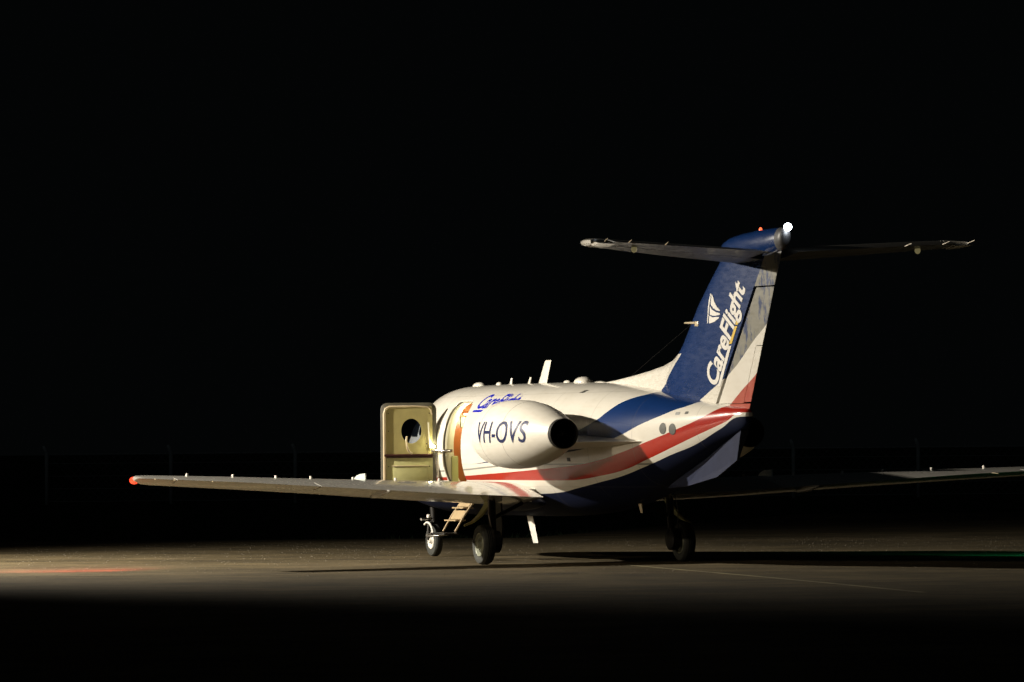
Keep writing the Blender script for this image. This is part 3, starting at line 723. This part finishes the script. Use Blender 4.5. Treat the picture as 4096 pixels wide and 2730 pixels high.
# dorsal fillet in front of the fin
prof = [(-.47, 2.40), (-1.2, 2.44), (-1.9, 2.495), (-2.442, 2.545), (-3.0, 2.61), (-3.319, 2.677), (-3.52, 2.765), (-3.65, 2.85)]
rings = []
for y, zt in prof:
    zb = 2.28 - (y + .5) * -.02 if y > -3 else 2.2
    w_ = .012 + .045 * (-.5 - y) / 3.2
    rings.append([(-w_ * 2.2, y, zb - .06), (-w_ * 1.5, y, zb + (zt - zb) * .35), (-w_, y, zb + (zt - zb) * .8), (-w_ * .45, y, zt - .006), (0, y, zt), (w_ * .45, y, zt - .006), (w_, y, zb + (zt - zb) * .8), (w_ * 1.5, y, zb + (zt - zb) * .35), (w_ * 2.2, y, zb - .06)])
rings.append([(p[0], -4.05, 2.2 if abs(p[0]) > .06 else min(p[2], 2.75)) for p in rings[-1]])
v, f = loft(rings); fixn(sharp(mesh('dorsal_fillet', v, f, M['fin'], fin), 60))

# ---- tailplane
TT = [(0., -5.20, -6.90, 3.945, .082, .095), (1.0, -5.62, -6.96, 3.995, .075, .08), (2.0, -6.06, -7.04, 4.045, .066, .055), (2.38, -6.24, -7.08, 4.062, .060, .045), (2.46, -6.32, -7.09, 4.066, .05, .038), (2.52, -6.45, -7.08, 4.07, .035, .03), (2.55, -6.65, -7.02, 4.072, .02, .02)]
def tpt(sx, x, c, upper):
    le, te, tz, hu, hl = lerp_tab(TT, x); ch = le - te; n_ = naca(c, 1.) * 2
    return (sx * x, le - c * ch, tz + (hu * n_ if upper else -hl * n_))
def tail_piece(name, sx, xs, c0, c1, mat, parent, n=12):
    rings = []
    for x in xs:
        cs = [c0 + (c1 - c0) * (.5 - .5 * math.cos(math.pi * k / n)) for k in range(n + 1)]
        rings.append([tpt(sx, x, c, True) for c in cs] + [tpt(sx, x, c, False) for c in reversed(cs)])
    v, f = loft(rings); o = mesh(name, v, f, mat, parent); fixn(o); return sharp(o, 50)
for sx in (-1, 1):
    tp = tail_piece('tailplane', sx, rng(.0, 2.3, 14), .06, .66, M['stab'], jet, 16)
    tail_piece('deice_boot', sx, rng(.02, 2.3, 14), 0, .058, M['boot'], tp, 6)
    tail_piece('elevator', sx, rng(.22, 2.3, 12), .672, 1, M['stab'], tp, 10)
    tail_piece('tailplane_tip', sx, [2.305, 2.38, 2.46, 2.52, 2.55], 0, .60, M['white'], tp, 12)
    tail_piece('elevator_horn', sx, [2.305, 2.38, 2.46, 2.52], .61, 1, M['white'], tp, 10).location.z = -.025
    for x in (2.12, 1.62, 2.45):
        p = Vector(tpt(sx, x, 1, True)); tube('static_wick', [p, p + Vector((sx * .02, -.16, .02 + .012))], [.007, .005], M['trim'], tp, 6)
    c = Vector(tpt(sx, 1.92, .7, False))
    revolve('logo_light', [(-.02, .012), (0, .034), (.03, .038), (.055, .026), (.066, .004)], c, (0, 0, -1), M['whitelens'], tp, 16)
# bullet fairing with the tail light and beacon
rings = []
for y, hw, zt, zb in ((-4.92, .004, 4.09, 4.07), (-5.05, .05, 4.14, 4.0), (-5.3, .09, 4.195, 3.95), (-5.7, .12, 4.23, 3.90), (-6.2, .125, 4.255, 3.89), (-6.6, .115, 4.26, 3.92), (-6.85, .095, 4.258, 3.97), (-6.98, .075, 4.25, 4.02), (-7.03, .05, 4.23, 4.07)):
    zm = (zt + zb) / 2; rings.append([(hw * math.cos(a), y, zm + (zt - zb) / 2 * math.sin(a)) for a in [2 * math.pi * k / 28 for k in range(28)]])
v, f = loft(rings); bul = mesh('tail_bullet', v, f, M['blue'], jet); fixn(bul); sharp(bul, 60)
v, f = loft([[(p[0] * 1.02, p[1], p[2] + .0) for p in rings[i]] for i in (6, 7, 8)][:3]); 
o = mesh('tail_cone_radome', [(x * 1.01, y - .004, 4.13 + (z - 4.13) * 1.01) for x, y, z in v], f, simple('grey_radome', (.06, .058, .06), .5), bul); fixn(o)
v, f = loft([[(0.05 * math.sin(t) * math.cos(a), -7.02 - .05 * (1 - math.cos(t)) , 4.255 + .05 * math.sin(t) * math.sin(a)) for a in [2 * math.pi * k / 20 for k in range(20)]] for t in rng(.05, math.pi - .05, 12)])
fixn(mesh('tail_strobe', v, f, M['strobe'], bul))
l = bpy.data.lights.new('tail_strobe_lamp', 'POINT'); l.energy = 1.5; l.color = (.8, .9, 1.0); l.shadow_soft_size = .03
lo = bpy.data.objects.new('tail_strobe_lamp', l); link(lo, bul); lo.location = (0, -7.22, 4.245)
revolve('beacon', [(-.03, .022), (-.005, .022), (.01, .018), (.022, .009), (.026, .002)], (0, -6.207, 4.262), (0, 0, 1), M['beacon'], bul, 16)

# ---- ventral fin under the tail cone
prof = [(-3.0, 1.0), (-3.683, 1.026), (-4.732, 1.15), (-5.397, 1.364), (-5.609, 1.696), (-5.73, 1.93), (-4.8, 1.62), (-3.8, 1.26), (-3.0, 1.06)]
v = []
n = len(prof)
for sgn in (-1, 1):
    for k, (y, z) in enumerate(prof): v.append((sgn * (.012 if k in (0, 1, 2, 3) else .05), y, z))
f = [tuple(range(n)), tuple(range(2 * n - 1, n - 1, -1))] + [(i, (i + 1) % n, (i + 1) % n + n, i + n) for i in range(n)]
fixn(mesh('ventral_fin', v, f, M['slate'], jet, False))

# ---- engines
NX, NZ = 1.32, 1.726
for sx in (-1, 1):
    ne = revolve('engine_nacelle', [(2.42, .275), (2.48, .29), (2.53, .325), (2.53, .345), (2.48, .372), (2.38, .400), (2.15, .438), (1.85, .458), (1.6, .462), (1.25, .450), (.88, .412), (.55, .352), (.3, .295), (.12, .236), (.0, .201), (0, .192), (.05, .20), (.3, .19)], (sx * NX, -2.62, NZ), (0, 1, 0), M['nacelle'], jet, 72, cap=False)
    revolve('exhaust_nozzle', [(.05, .195), (-.05, .199), (-.085, .198), (-.09, .19), (.0, .185), (.25, .16), (.3, .155)], (sx * NX, -2.62, NZ), (0, 1, 0), M['soot'], ne, 48, cap=False)
    revolve('exhaust_cavity', [(.28, .19), (.29, .01)], (sx * NX, -2.62, NZ), (0, 1, 0), M['black'], ne, 32)
    revolve('exhaust_cone', [(-.02, .004), (.08, .05), (.28, .085)], (sx * NX, -2.62, NZ), (0, 1, 0), M['soot'], ne, 24)
    revolve('fan_face', [(2.22, .29), (2.23, .28), (2.24, .09), (2.36, .04), (2.42, .003)], (sx * NX, -2.62, NZ), (0, 1, 0), M['soot'], ne, 48)
    for yy, wd in ((-.72, .004), (-1.5, .004)):      # cowl joints
        y_ = yy + 2.62; r_ = float(np.interp(y_, [.55, .88, 1.25, 1.6, 1.85, 2.15, 2.38], [.352, .412, .450, .462, .458, .438, .400]))
        revolve('cowl_joint', [(y_ - wd, r_ - .004), (y_ - wd, r_ + .0008), (y_ + wd, r_ + .0008), (y_ + wd, r_ - .004)], (sx * NX, -2.62, NZ), (0, 1, 0), simple('joint_grey', (.33, .30, .26), .5), ne, 72)
    # pylon: a flattened beam from the nacelle to the tail cone, with a long tapering rear
    rings = []
    for x in rng(.40, 1.10, 10):
        le = -.25 - (x - .4) * .1; te = -3.46 + max(0, (x - .48)) * 1.55
        ch = le - te; rings.append([(sx * x, le - c * ch, 1.615 + .0 * x + naca(c, .075) * ch * s_) for s_, cs in ((1, rng(0, 1, 20)), (-1, list(reversed(rng(0, 1, 20))))) for c in cs])
    v, f = loft(rings); o = mesh('engine_pylon', v, f, M['nacelle'], jet); fixn(o); sharp(o, 60)

# ---- roof antennas
def blob(name, y, ln, hw, ht, x=0.0, lift=0.0):
    zb = sec(y)[0] - .012 + lift; rings = []
    for t in rng(.03, .97, 10):
        k = math.sin(math.pi * t) ** .55; yy = y + ln * (t - .5)
        rings.append([(x + hw * k * math.cos(a), yy, zb + ht * k * max(math.sin(a), -.25)) for a in [2 * math.pi * j / 18 for j in range(18)]])
    v, f = loft(rings); o = mesh(name, v, f, M['white'], jet); fixn(o); return o
blob('roof_antenna_dome', 4.10, .36, .09, .07); blob('roof_antenna_dome', 3.28, .16, .05, .055)
blob('roof_antenna_dome', .60, .24, .05, .045); blob('roof_antenna_dome', -.02, .44, .13, .09); blob('roof_antenna_dome', -.62, .5, .05, .03)
def blade(name, y0, y1, z0, h, rake, tk, x=0., mat=None, down=False, taper=.75):
    rings = []
    for t in (0, .5, .97, 1):
        s = (-1 if down else 1); ya, yb = y0 - rake * t, y1 - rake * t * 1.0; m_ = (ya + yb) / 2; hl = (ya - yb) / 2 * (1 - (1 - taper) * t) * (.9 if t == 1 else 1)
        rings.append([(x + tk * math.sin(a) * (1 - .5 * t), m_ + hl * math.cos(a), z0 + s * h * t) for a in [2 * math.pi * k / 16 for k in range(16)]])
    v, f = loft(rings); o = mesh(name, v, f, mat or M['white'], jet); fixn(o); return sharp(o, 60)
blade('blade_antenna', 1.72, 1.40, 2.43, .325, .23, .016)
blob('blade_antenna_foot', 1.50, .52, .05, .02)
blade('stub_antenna', 2.84, 2.76, 2.44, .09, .02, .02); blob('stub_antenna_foot', 2.82, .16, .05, .022)
blade('stub_antenna', 2.12, 2.04, 2.44, .09, .06, .018)
blade('belly_antenna', 2.22, 1.98, .60, .378, .22, .014, 0, M['hubwhite'], True, .85)
blade('drain_mast', -2.0, -2.1, .80, .13, .05, .02, 0, M['trim'], True)
tube('hf_wire', [(0, -4.0, 3.16), (0, -1.6, 2.44)], .0014, M['soot'], fin, 5)
tube('pitot_probe', [(-.10, -4.28, 3.136), (-.10, -3.92, 3.142)], [.018, .011], M['trim'], fin, 10)
box('pitot_foot', (-.085, -4.33, 3.12), (.06, .12, .07), M['trim'], fin, None, .015)
# vents and access plates on the tail cone
def oval(y, z, ry, rz, n=20): return [(y + ry * math.cos(2 * math.pi * k / n), z + rz * math.sin(2 * math.pi * k / n)) for k in range(n)]
M['ventg'] = simple('vent_mesh_dark', (.07, .07, .06), .6, .3, .5, 60)
for sd in (-1, 1):
    for y, z in ((-3.93, 1.779), (-4.165, 1.768)):
        vt = skin_patch('tail_vent', oval(y, z, .085, .075), M['ventg'], .004, None, sd)
    skin_patch('access_plate', rrect(-4.29, -4.18, 1.95, 1.99, .01, 3), simple('plate_grey', (.28, .28, .27), .5), .003, None, sd)
    skin_patch('access_plate', rrect(-4.49, -4.41, 1.96, 1.995, .01, 3), M['ventg'], .003, None, sd)
    skin_patch('roof_marker', [(-1.03, 2.275), (-1.17, 2.275), (-1.23, 2.312), (-1.09, 2.312)], M['ventg'], .003, None, sd)
    skin_patch('lower_vent', rrect(-1.42, -1.32, 1.36, 1.41, .01, 3), M['ventg'], .003, None, sd)

# ---- landing gear
def wheel(name, x, y, z, R_, w, mat_hub, parent, hub_r, side):
    t = w / 2
    ty = revolve(name, [(-t * .62, hub_r), (-t * .85, hub_r * 1.08), (-t, R_ * .80), (-t * .9, R_ * .92), (-t * .55, R_ * .985), (0, R_), (t * .55, R_ * .985), (t * .9, R_ * .92), (t, R_ * .80), (t * .85, hub_r * 1.08), (t * .62, hub_r)], (x, y, z), (1, 0, 0), M['rubberw'], parent, 56)
    for g_ in (-.3, 0, .3):
        revolve('tread_groove', [(t * g_ - .006, R_ * .975), (t * g_ - .006, R_ * (1.0015 - abs(g_) * .016)), (t * g_ + .006, R_ * (1.0015 - abs(g_) * .016)), (t * g_ + .006, R_ * .975)], (x, y, z), (1, 0, 0), M['black'], ty, 56)
    for sd in (-1, 1):
        hb = revolve('rim', [(0, hub_r * .98), (.012, hub_r * 1.02), (.02, hub_r * .97), (.008, hub_r * .86), (-.01, hub_r * .80), (-.02, hub_r * .55), (-.005, hub_r * .45), (.02, hub_r * .36), (.045, hub_r * .30), (.05, .01)], (x + sd * t * .66, y, z), (sd, 0, 0), mat_hub, ty, 48)
        for k in range(8):
            a = 2 * math.pi * k / 8 + .2
            revolve('rim_hole', [(-.012, .036 * hub_r / .16), (-.0055, .036 * hub_r / .16)], (x + sd * (t * .66 - .005), y + hub_r * .68 * math.cos(a), z + hub_r * .68 * math.sin(a)), (sd, 0, 0), M['black'], ty, 10)
    return ty
for sx in (-1, 1):
    leg = tube('main_landing_gear', [(sx * 1.30, .12, .92), (sx * 1.30, .10, .62), (sx * 1.30, .06, .40)], [.055, .05, .045], M['soot'], jet, 14)
    tube('gear_link', [(sx * 1.30, .08, .44), (sx * 1.31, -.06, .30), (sx * 1.34, 0, .275), (sx * 1.5, 0, .275)], [.04, .045, .05, .04], M['soot'], leg, 12)
    tube('side_brace', [(sx * 1.28, .1, .60), (sx * .85, .12, .80)], [.028, .028], M['soot'], leg, 10)
    tube('brake_line', [(sx * 1.36, .06, .88), (sx * 1.385, .02, .66), (sx * 1.36, -.02, .5), (sx * 1.34, -.03, .34)], .008, M['metal'], leg, 6)
    wheel('wheel', sx * 1.455, 0, .245, .272, .17, M['hub'], leg, .160, sx)
    # brake pack and inner door seen past the tyre
    revolve('brake_pack', [(-.07, .12), (-.05, .15), (.05, .15), (.07, .12)], (sx * 1.30, 0, .28), (1, 0, 0), M['soot'], leg, 32)
    pr = [(.16, .80), (.17, .42), (.12, .28), (.0, .21), (-.12, .30), (-.14, .46), (-.10, .80)]
    v = [(sx * (1.115 + dx), .30 + y, z) for dx in (0, .02) for y, z in pr]; n = len(pr)
    f = [tuple(range(n)), tuple(range(2 * n - 1, n - 1, -1))] + [(i, (i + 1) % n, (i + 1) % n + n, i + n) for i in range(n)]
    if sx < 0: fixn(mesh('inner_gear_door', v, f, M['soot'], leg, False))
    # curved outboard gear door hanging off the wing
    poly = [(1.36, .92), (1.49, .90), (1.50, .82), (1.56, .68), (1.66, .57), (1.745, .505), (1.72, .57), (1.66, .66), (1.60, .76), (1.545, .86)]
    rowA = [(sx * 1.22, .98), (sx * 1.29, .84), (sx * 1.345, .73), (sx * 1.43, .62), (sx * 1.53, .54), (sx * 1.65, .49)]
    v = []
    for dz, yy in ((0, .10), (0, .34), (.02, .34), (.02, .10)):
        for k, (x, z) in enumerate(rowA):
            tp_ = 1 - .8 * (k / 5) ** 2
            v.append((x + (sx * .012 if dz else 0), .22 + (yy - .22) * tp_, z + dz))
    f = []
    for k in range(5):
        for r_ in range(4): f.append((r_ * 6 + k, r_ * 6 + k + 1, ((r_ + 1) % 4) * 6 + k + 1, ((r_ + 1) % 4) * 6 + k))
    f += [(0, 6, 12, 18), (5, 23, 17, 11)]
    fixn(mesh('outer_gear_door', v, f, M['lining2'], leg, False))
ng = tube('nose_landing_gear', [(-.02, 6.06, .70), (-.02, 6.04, .50), (-.02, 6.02, .46)], [.05, .045, .04], M['soot'], jet, 14)
for k in (-1, 1):
    tube('nose_fork', [(-.02, 6.03, .50), (-.02 + k * .085, 6.02, .44), (-.02 + k * .09, 6.02, .215)], [.028, .026, .024], M['soot'], ng, 10)
wn_ = wheel('wheel', -.02, 6.02, .21, .237, .125, M['hubwhite'], ng, .125, -1)
tube('nose_tie_rod', [(-.08, 5.96, .53), (-.30, 5.80, .52)], .018, M['metal'], ng, 8)
tube('mud_guard', [(-.02 - .105, 6.02 - .262 * math.cos(a), .21 + .262 * math.sin(a)) for a in [R(x) for x in range(10, 125, 9)]], .016, M['hubwhite'], ng, 10)
box('taxi_lamp', (-.13, 5.95, .55), (.05, .08, .08), M['hubwhite'], ng, None, .015)
tube('pitot_tube', [(-.22, 7.0, .93), (-.30, 7.02, .86), (-.30, 7.22, .86)], [.02, .014, .01], M['trim'], jet, 8)

# ------------------------------------------------------------------ lettering
bpy.context.view_layer.update()
def bvh(o):
    bm = bmesh.new(); bm.from_mesh(o.data); t = BVHTree.FromBMesh(bm); bm.free(); return t
def text_mesh(body, bold=0.0, shear=0.0, space=1.0):
    cu = bpy.data.curves.new('t', 'FONT'); cu.body = body; cu.size = 1; cu.offset = bold; cu.shear = shear; cu.space_character = space; cu.resolution_u = 6
    o = bpy.data.objects.new('t', cu); scene.collection.objects.link(o); bpy.context.view_layer.update()
    me = bpy.data.meshes.new_from_object(o.evaluated_get(bpy.context.evaluated_depsgraph_get()))
    bpy.data.objects.remove(o)
    bm = bmesh.new(); bm.from_mesh(me)
    bmesh.ops.triangulate(bm, faces=bm.faces)
    for _ in range(4):
        es = [e for e in bm.edges if e.calc_length() > .08]
        if not es: break
        bmesh.ops.subdivide_edges(bm, edges=es, cuts=1); bmesh.ops.triangulate(bm, faces=bm.faces)
    xs = [v.co.x for v in bm.verts]; ysv = [v.co.y for v in bm.verts]
    return bm, min(xs), max(xs)
def stick(bm, fn, tree, name, mat, parent, x_from=-4, off=.004):
    """fn maps flat (s, t) to (y, z); verts are dropped sideways on to the painted skin"""
    dr = Vector((1, 0, 0)) if x_from < 0 else Vector((-1, 0, 0))
    for v in bm.verts:
        y, z = fn(v.co.x, v.co.y)
        hit = tree.ray_cast(Vector((x_from, y, z)), dr)
        x = hit[0].x if hit[0] is not None else (-.1 if x_from < 0 else .1)
        nrm = hit[1] if hit[0] is not None else dr
        v.co = Vector((x, y, z)) - dr * off
    me = bpy.data.meshes.new(name); bm.to_mesh(me); bm.free(); me.materials.append(mat)
    o = bpy.data.objects.new(name, me); return link(o, parent)
def affine(O, U, Vv):
    return lambda s, t: (O[0] + U[0] * s + Vv[0] * t, O[1] + U[1] * s + Vv[1] * t)
def flat_poly(pts):
    bm = bmesh.new(); bm.faces.new([bm.verts.new((p[0], p[1], 0)) for p in pts]); bmesh.ops.triangulate(bm, faces=bm.faces)
    for _ in range(4):
        es = [e for e in bm.edges if e.calc_length() > .08]
        if not es: break
        bmesh.ops.subdivide_edges(bm, edges=es, cuts=1); bmesh.ops.triangulate(bm, faces=bm.faces)
    return bm
t_fus = bvh(fus)
nacs = [o for o in jet.children if o.name.startswith('engine_nacelle')]
t_nac = bvh(nacs[0])
bmf = bmesh.new(); bmf.from_mesh(fin.data); bmf.from_mesh(cap.data); bmf.from_mesh(capr.data); t_fin = BVHTree.FromBMesh(bmf); bmf.free()
CAP = .73
# registration on the nacelle
bm, a, b_ = text_mesh('VH-OVS', .006, .14)
L = (b_ - a)
stick(bm, lambda s, t: (-.62 - (s - a) / L * 1.55, 1.62 + t / CAP * .295), t_nac, 'registration_lettering', M['navyink'], nacs[0])
bm, a, b_ = text_mesh('VH-OVS', .006, .14); L = (b_ - a)
t_n2 = bvh(nacs[1]); stick(bm, lambda s, t: (-2.17 + (s - a) / L * 1.55, 1.62 + t / CAP * .295), t_n2, 'registration_lettering', M['navyink'], nacs[1], 4)
# operator name above the windows
for sd in (-1, 1):
    bm, a, b_ = text_mesh('CareFlight', .016, .40); L = (b_ - a)
    ff = (lambda s, t: (2.36 - (s - a) / L * 1.50, 2.105 + t / CAP * .20)) if sd < 0 else (lambda s, t: (.86 + (s - a) / L * 1.50, 2.105 + t / CAP * .20))
    stick(bm, ff, t_fus, 'name_lettering', M['blueink'], fus, 4 * sd)
    bm = flat_poly([(0, 0), (1, 0), (1, 1), (0, 1)])
    stick(bm, (lambda s, t: (2.42 - s * 1.3, 2.05 + t * .032)) if sd < 0 else (lambda s, t: (.86 + s * 1.3, 2.05 + t * .032)), t_fus, 'name_underline', M['blueink'], fus, 4 * sd)
# operator name on the fin, reading upwards
O = Vector((-4.90, 2.28)); U = Vector((-5.872, 3.533)) - Vector((-4.905, 2.286)); VV = Vector((.286, .178))
for sd in (-1, 1):
    bm, a, b_ = text_mesh('CareFlight', .030, 0.0, 1.0); L = (b_ - a)
    if sd < 0: fn = lambda s, t: tuple(O + U * ((s - a) / L) + VV * (t / CAP))
    else: fn = lambda s, t: tuple(O + U * (1 - (s - a) / L) + VV * (1 - t / CAP))
    stick(bm, fn, t_fin, 'name_lettering', M['whiteink'], fin, 2 * sd, .005)
    for q, mt in (([(-4.975, 2.31), (-5.33, 2.815), (-5.408, 2.815), (-5.053, 2.31)], 'whiteink'), ([(-5.347, 2.839), (-5.53, 3.06), (-5.60, 3.06), (-5.415, 2.837)], 'yellow'), ([(-5.545, 3.078), (-5.585, 3.13), (-5.655, 3.13), (-5.615, 3.078)], 'yellow')):
        bm = flat_poly(q); stick(bm, lambda s, t: (s, t), t_fin, 'name_underline', M[mt], fin, 2 * sd, .005)
LOGO = [[(355, 305), (370, 330), (385, 380), (410, 430), (437, 460), (433, 470), (405, 465), (375, 440), (352, 410)],
        [(345, 425), (365, 455), (400, 480), (437, 490), (435, 505), (400, 515), (365, 515), (345, 505)],
        [(340, 515), (370, 530), (430, 525), (425, 540), (390, 570), (350, 590), (338, 588)],
        [(340, 305), (350, 303), (346, 350), (336, 450), (334, 500), (328, 590), (321, 590), (325, 480), (330, 380)]]
# logo coordinates were read off the fin as a drawing; this turns the drawing into metres on the fin
def logo_fn(x, y):
    u = (x - 345) / 100.; w = (y - 305) / 100.
    return (-4.797 - .3528 * u + .0028 * w, 3.493 - .0115 * u - .1325 * w)
for sd in (-1, 1):
    for q in LOGO:
        bm = flat_poly([logo_fn(*p) for p in q]); stick(bm, lambda s, t: (s, t), t_fin, 'logo_sail', M['whiteink'], fin, 2 * sd, .005)
